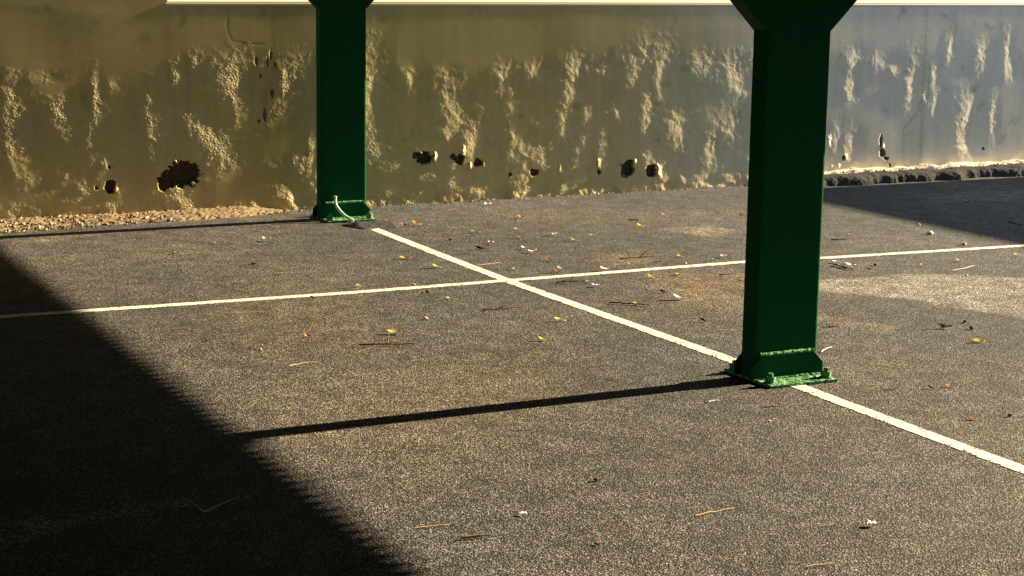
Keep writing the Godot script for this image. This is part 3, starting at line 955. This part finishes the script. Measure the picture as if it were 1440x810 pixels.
func carport_roof(y: float, x0: float, x1: float, z0: float, z1: float, paint: Material, tin: Material) -> void:
	var o := thing("carport_roof", "corrugated metal carport roof on green rafters, over the posts", "roof")
	for z in [-5.772, -10.487, -1.07]:
		var st := start()
		block(st, Vector3((x0 + x1 - 0.7) / 2.0, y - 0.105, z), Vector3(x1 - x0 - 0.7, 0.19, 0.08), 0.004)
		put("rafter", st.commit(), paint, o)
	for k in 10:
		var st := start()
		block(st, Vector3(lerpf(x0 + 0.1, x1 - 0.75, k / 9.0), y + 0.026, (z0 + z1) / 2.0), Vector3(0.05, 0.07, z1 - z0 - 0.1), 0.003)
		put("purlin", st.commit(), paint, o)
	const PITCH := 0.076
	var nz := int((z1 - z0) / PITCH * 10.0)
	var pos := PackedVector3Array()
	for i in 2:
		for j in nz + 1:
			var z := lerpf(z0, z1, float(j) / nz)
			pos.append(Vector3([x0, x1][i], y + 0.082 + 0.010 * sin(TAU * z / PITCH), z))
	put("roof_sheet", sheet(nz + 1, 2, pos), tin, o)
	# an added wall, out of view, that keeps sky light from the back
	var e := start()
	block(e, Vector3((x0 + x1) / 2.0 + 0.1, y / 2.0, z1 - 0.2), Vector3(x1 - x0 - 0.4, y + 0.1, 0.18), 0.005)
	tag(put("added_back_wall", e.commit(), ink(lin(0.04, 0.035, 0.03), 0.9)), "unseen dark wall added behind the carport to deepen its shade", "wall")


# ---------------------------------------------------------------- litter

var palette := {
	"orange": Color(0.50, 0.22, 0.03), "rust": Color(0.26, 0.085, 0.025), "tan": Color(0.40, 0.28, 0.14), "ochre": Color(0.38, 0.24, 0.06), "cream": Color(0.62, 0.52, 0.36),
	"lime": Color(0.40, 0.46, 0.03), "limewhite": Color(0.52, 0.56, 0.20), "yellow": Color(0.55, 0.44, 0.03), "brightyellow": Color(0.60, 0.56, 0.02), "paleyellow": Color(0.62, 0.56, 0.22),
	"goldgreen": Color(0.42, 0.34, 0.02), "amber": Color(0.56, 0.34, 0.08), "brown": Color(0.16, 0.075, 0.03), "darkbrown": Color(0.045, 0.028, 0.02), "darkred": Color(0.16, 0.03, 0.03), "red": Color(0.36, 0.06, 0.05),
	"green": Color(0.10, 0.16, 0.02), "greytan": Color(0.32, 0.28, 0.24), "white": Color(0.74, 0.71, 0.65), "bark": Color(0.075, 0.045, 0.028), "redbark": Color(0.17, 0.075, 0.04), "straw": Color(0.50, 0.38, 0.14),
	"straworange": Color(0.48, 0.32, 0.13), "palewood": Color(0.58, 0.50, 0.40), "greenstem": Color(0.26, 0.26, 0.06), "dark": Color(0.05, 0.045, 0.04)}


func leaf_mesh(length: float, curl: float, tilt: float) -> ArrayMesh:
	var nu := 13
	var nv := 7
	var pos := PackedVector3Array()
	var wide := length * rng.randf_range(0.30, 0.44)
	var bend := rng.randf_range(-0.25, 0.25)
	var lean := rng.randf_range(-0.15, 0.35)
	for j in nv:
		for i in nu:
			var s := i / (nu - 1.0)
			var t := j / (nv - 1.0) * 2.0 - 1.0
			var w := wide * pow(sin(PI * pow(clampf(s, 0.001, 0.999), 0.85)), 0.75) * 0.5
			var p := Vector3((s - 0.5) * length, curl * length * (4.0 * (s - 0.5) * (s - 0.5)) + absf(t) * w * 0.45, t * w + bend * length * (s - 0.5) * (s - 0.5))
			p.y += 0.03 * length * sin(s * 9.0 + t * 2.0)
			pos.append(Basis(Vector3(0, 0, 1), -tilt) * Basis(Vector3.RIGHT, lean) * p)
	var low := 9.0
	for p in pos:
		low = minf(low, p.y)
	for k in pos.size():
		pos[k].y -= low - 0.001
	return sheet(nu, nv, pos)


func stem_mesh(length: float, thick: float, crooked: float, spurs: int) -> ArrayMesh:
	var st := start()
	var pts := []
	var radii := []
	var n := 9
	var sway := rng.randf_range(-1.0, 1.0) * crooked
	for i in n:
		var s := i / (n - 1.0)
		pts.append(Vector3((s - 0.5) * length, thick * (0.9 + 0.8 * rng.randf()) + crooked * length * 0.25 * sin(s * PI) * rng.randf(), sway * length * sin(s * PI) + crooked * length * 0.15 * rng.randf_range(-1, 1)))
		radii.append(thick * lerpf(1.0, 0.55, s) * rng.randf_range(0.85, 1.2))
	tube(st, pts, radii, 6)
	for k in spurs:
		var a: Vector3 = pts[2 + 2 * k]
		var d := Vector3(rng.randf_range(-0.2, 0.3), rng.randf_range(0.1, 0.4), rng.randf_range(-0.5, 0.5)) * length * 0.4
		tube(st, [a, a + d * 0.5 + Vector3(0, 0.004, 0), a + d], [thick * 0.6, thick * 0.5, thick * 0.3], 5)
	return st.commit()


func scrap_mesh(size: float) -> ArrayMesh:
	var n := 6
	var pos := PackedVector3Array()
	for j in n:
		for i in n:
			var a := i / (n - 1.0) - 0.5
			var b := j / (n - 1.0) - 0.5
			pos.append(Vector3(a * size + rng.randf_range(-0.06, 0.06) * size, 0.002 + size * (0.15 + 0.35 * rng.randf() * (absf(a) + absf(b))), b * size * 0.7 + rng.randf_range(-0.06, 0.06) * size))
	return sheet(n, n, pos)


func scatter_litter() -> void:
	for l in litter:
		var c: Color = palette[l[5]]
		var col := lin(c.r, c.g, c.b)
		var o: MeshInstance3D
		match l[0]:
			"leaf":
				o = put("fallen_leaf", leaf_mesh(clampf(l[3], 0.022, 0.085), rng.randf_range(0.05, 0.22), rng.randf_range(0.05, 0.40)), ink(col, 0.85, 0.35))
				tag(o, l[6], "leaf", "fallen leaves on the asphalt")
			"twig":
				var bark: bool = l[5] in ["bark", "redbark"]
				o = put("twig" if bark else "straw", stem_mesh(l[3], 0.0042 if bark else 0.0022, 0.05 if bark else 0.06, 2 if bark and l[3] > 0.14 else 0), ink(col, 0.8))
				tag(o, l[6], "twig" if bark else "straw", "twigs and straws on the asphalt")
			"stone":
				o = put("pebble", stone_mesh(rng.randi() % 1000, maxf(l[3] * 0.8, 0.014), 0.6), ink(col, 0.85))
				o.position.y = maxf(l[3] * 0.8, 0.014) * 0.22
				tag(o, l[6], "pebble", "pebbles and chips on the asphalt")
			_:
				o = put("paper_scrap", scrap_mesh(maxf(l[3], 0.02)), ink(col, 0.7, 0.3))
				tag(o, l[6], "scrap", "scraps of paper on the asphalt")
		o.position += Vector3(l[1], 0.002, l[2])
		o.rotation.y = l[4]


# ---------------------------------------------------------------- the scene

func _ready() -> void:
	rng.seed = 7
	var camera := Camera3D.new()
	camera.name = "camera"
	camera.fov = 18.063
	camera.near = 0.05
	camera.far = 900.0
	add_child(camera)
	camera.transform = Transform3D(Basis(Vector3(0.8979, 0.01444, 0.43994), Vector3(0.0660, 0.9839, -0.1662), Vector3(-0.4353, 0.1784, 0.8824)).orthonormalized(), Vector3(0, 1.6, 0))
	var around := WorldEnvironment.new()
	around.name = "daylight"
	var env := Environment.new()
	env.background_mode = Environment.BG_SKY
	var sky_look := ProceduralSkyMaterial.new()
	sky_look.sky_top_color = Color(0.42, 0.47, 0.54)
	sky_look.sky_horizon_color = Color(0.58, 0.62, 0.67)
	sky_look.sky_curve = 0.12
	sky_look.ground_bottom_color = Color(0.20, 0.18, 0.16)
	sky_look.ground_horizon_color = Color(0.35, 0.34, 0.32)
	sky_look.sun_angle_max = 12.0
	sky_look.energy_multiplier = 1.0
	var sky := Sky.new()
	sky.sky_material = sky_look
	env.sky = sky
	env.background_energy_multiplier = 0.85
	env.tonemap_mode = Environment.TONE_MAPPER_LINEAR
	env.tonemap_exposure = 4.6
	env.sdfgi_enabled = true
	env.ssao_enabled = true
	env.ssil_enabled = true
	around.environment = env
	add_child(around)
	var sun := DirectionalLight3D.new()
	sun.name = "sun"
	sun.light_color = Color(1.0, 0.91, 0.75)
	sun.light_energy = 1.6
	sun.light_angular_distance = 0.5
	sun.shadow_enabled = true
	add_child(sun)
	var el := deg_to_rad(SUN_HEIGHT)
	var to_sun := Vector3(cos(SUN_BEHIND) * cos(el), sin(el), -sin(SUN_BEHIND) * cos(el))
	sun.look_at_from_position(Vector3.ZERO, -to_sun, Vector3.UP)

	var asphalt := asphalt_material()
	var paint := green_paint()
	var worn := worn_sunlit_paint()
	ground(asphalt)
	building_wall()
	var roof_y := 2.05
	var tin := ink(lin(0.05, 0.05, 0.048), 0.7)
	carport_roof(roof_y, -8.0, 1.84 + (roof_y + 0.082) / tan(el), -10.42, 5.0, paint, tin)

	# the yard wall whose shade falls across the right corner
	var st := start()
	var hy := 3.5
	block(st, Vector3(7.27 + hy / tan(el) + 0.12, hy / 2.0, -4.0), Vector3(0.24, hy, 13.90), 0.01)
	tag(put("yard_wall", st.commit(), ink(lin(0.35, 0.32, 0.27), 0.9)), "plain rendered yard wall standing off to the right", "wall")

	# raised lip of old asphalt along the wall on the right
	var wd := Vector2(cos(WALL_TURN), -sin(WALL_TURN))
	var wn := Vector2(sin(WALL_TURN), cos(WALL_TURN))
	var w0 := Vector2(WALL_AT.x, WALL_AT.z)
	var kerb := put("kerb", crust(w0 + wd * 3.3 - wn * 0.02, w0 + wd * 12.0 - wn * 0.02, 0.32, 0.066, 81, false), ink(lin(0.030, 0.027, 0.025), 0.9))
	setting(kerb)
	# crumbled mortar between that lip and the wall
	setting(put("mortar_fillet", crust(w0 + wd * 3.35 - wn * 0.02, w0 + wd * 12.0 - wn * 0.02, 0.13, 0.085, 86, false), ink(lin(0.52, 0.45, 0.32), 0.9)))
	# bank of fallen plaster on the left
	var bank := put("plaster_bank", crust(w0 + wd * -4.0 - wn * 0.02, w0 + wd * -0.15 - wn * 0.02, 0.20, 0.045, 84, true), ink(lin(0.20, 0.15, 0.09), 0.95))
	setting(bank)
	var spots := []
	for k in 7000:
		var u := -3.2 + 9.6 * rng.randf()
		var reach := clampf(0.06 - 0.11 * u, 0.05, 0.27)
		var off := pow(rng.randf(), 1.3) * reach + 0.01
		var lift := maxf(0.0, 0.04 * (1.0 - off / 0.2)) * smoothstep(-0.15, -1.2, u)
		if u > 3.45:
			if rng.randf() < 0.92:
				continue
			off = 0.02 + 0.16 * rng.randf()
			lift = 0.078
		elif u > -0.2 and rng.randf() < 0.85:
			continue
		var size := 0.005 + 0.006 * rng.randf() + (0.020 if u < -0.9 else 0.014) * pow(rng.randf(), 5.0)
		var p := w0 + wd * u + wn * off
		spots.append([Vector3(p.x, lift + size * 0.15, p.y), size, rng.randi() % 3])
	rubble(spots, "plaster_rubble")

	var white := StandardMaterial3D.new()
	white.albedo_texture = noise_map(noise(91, 0.02, 4), 512, ramp([[0.0, lin(0.46, 0.42, 0.31)], [0.42, lin(0.66, 0.63, 0.53)], [1.0, lin(0.80, 0.78, 0.71)]]))
	white.uv1_triplanar = true
	white.uv1_world_triplanar = true
	white.uv1_scale = Vector3(1.7, 1.7, 1.7)
	white.roughness = 0.7
	painted_line([Vector2(4.0, -10.30), Vector2(4.006, -10.01), Vector2(3.985, -9.0), Vector2(3.974, -8.12), Vector2(3.995, -7.0), Vector2(4.015, -6.08), Vector2(3.997, -5.40), Vector2(3.997, -4.34), Vector2(3.995, -2.6)], 0.068, "painted_line", white)
	painted_line([Vector2(-2.0, -8.14), Vector2(1.459, -8.111), Vector2(3.07, -8.087), Vector2(4.2, -8.12), Vector2(5.44, -8.165), Vector2(5.94, -8.115), Vector2(7.30, -8.058), Vector2(10.0, -7.97)], 0.066, "painted_line", white)

	post(4.024, -5.779, 1.352, "nearer green steel post, bolted to the asphalt in the right of the yard", paint, worn, roof_y)
	var far_post := post(3.985, -10.494, 1.292, "farther green steel post close to the wall, with a pale pipe at its foot", paint, worn, roof_y)
	st = start()
	var bend := []
	var radii := []
	for p in [Vector2(-0.075, 0.155), Vector2(-0.077, 0.12), Vector2(-0.070, 0.09), Vector2(-0.055, 0.06), Vector2(-0.035, 0.038), Vector2(-0.008, 0.020), Vector2(0.010, 0.008)]:
		bend.append(Vector3(p.x, p.y, 0.094 + 0.10 * clampf((0.10 - p.y) / 0.1, 0.0, 1.0)))
		radii.append(0.0095)
	tube(st, bend, radii, 12)
	put("conduit", st.commit(), ink(lin(0.42, 0.62, 0.45), 0.4), far_post)
	# dark cold patch beside the far post
	st = start()
	var lump := put("asphalt_lump", crust(Vector2(3.86, -10.21), Vector2(4.28, -10.15), 0.19, 0.024, 88, true), ink(lin(0.018, 0.017, 0.016), 0.8))
	tag(lump, "dark lump of cold asphalt over the line end beside the far post", "asphalt patch")

	scatter_litter()
	# forked green stem in the shade: its two arms meet at a knot
	st = start()
	var v0 := Vector3(1.45, 0.006, -4.94)
	tube(st, [Vector3(1.42, 0.016, -5.08), Vector3(1.435, 0.014, -5.00), v0], [0.0012, 0.0018, 0.0030], 6)
	tube(st, [v0, Vector3(1.51, 0.014, -4.97), Vector3(1.58, 0.016, -5.02)], [0.0030, 0.0020, 0.0012], 6)
	tag(put("forked_stem", st.commit(), ink(lin(0.28, 0.27, 0.08), 0.8)), "forked green stem spread like a bird on the shaded asphalt", "stem")
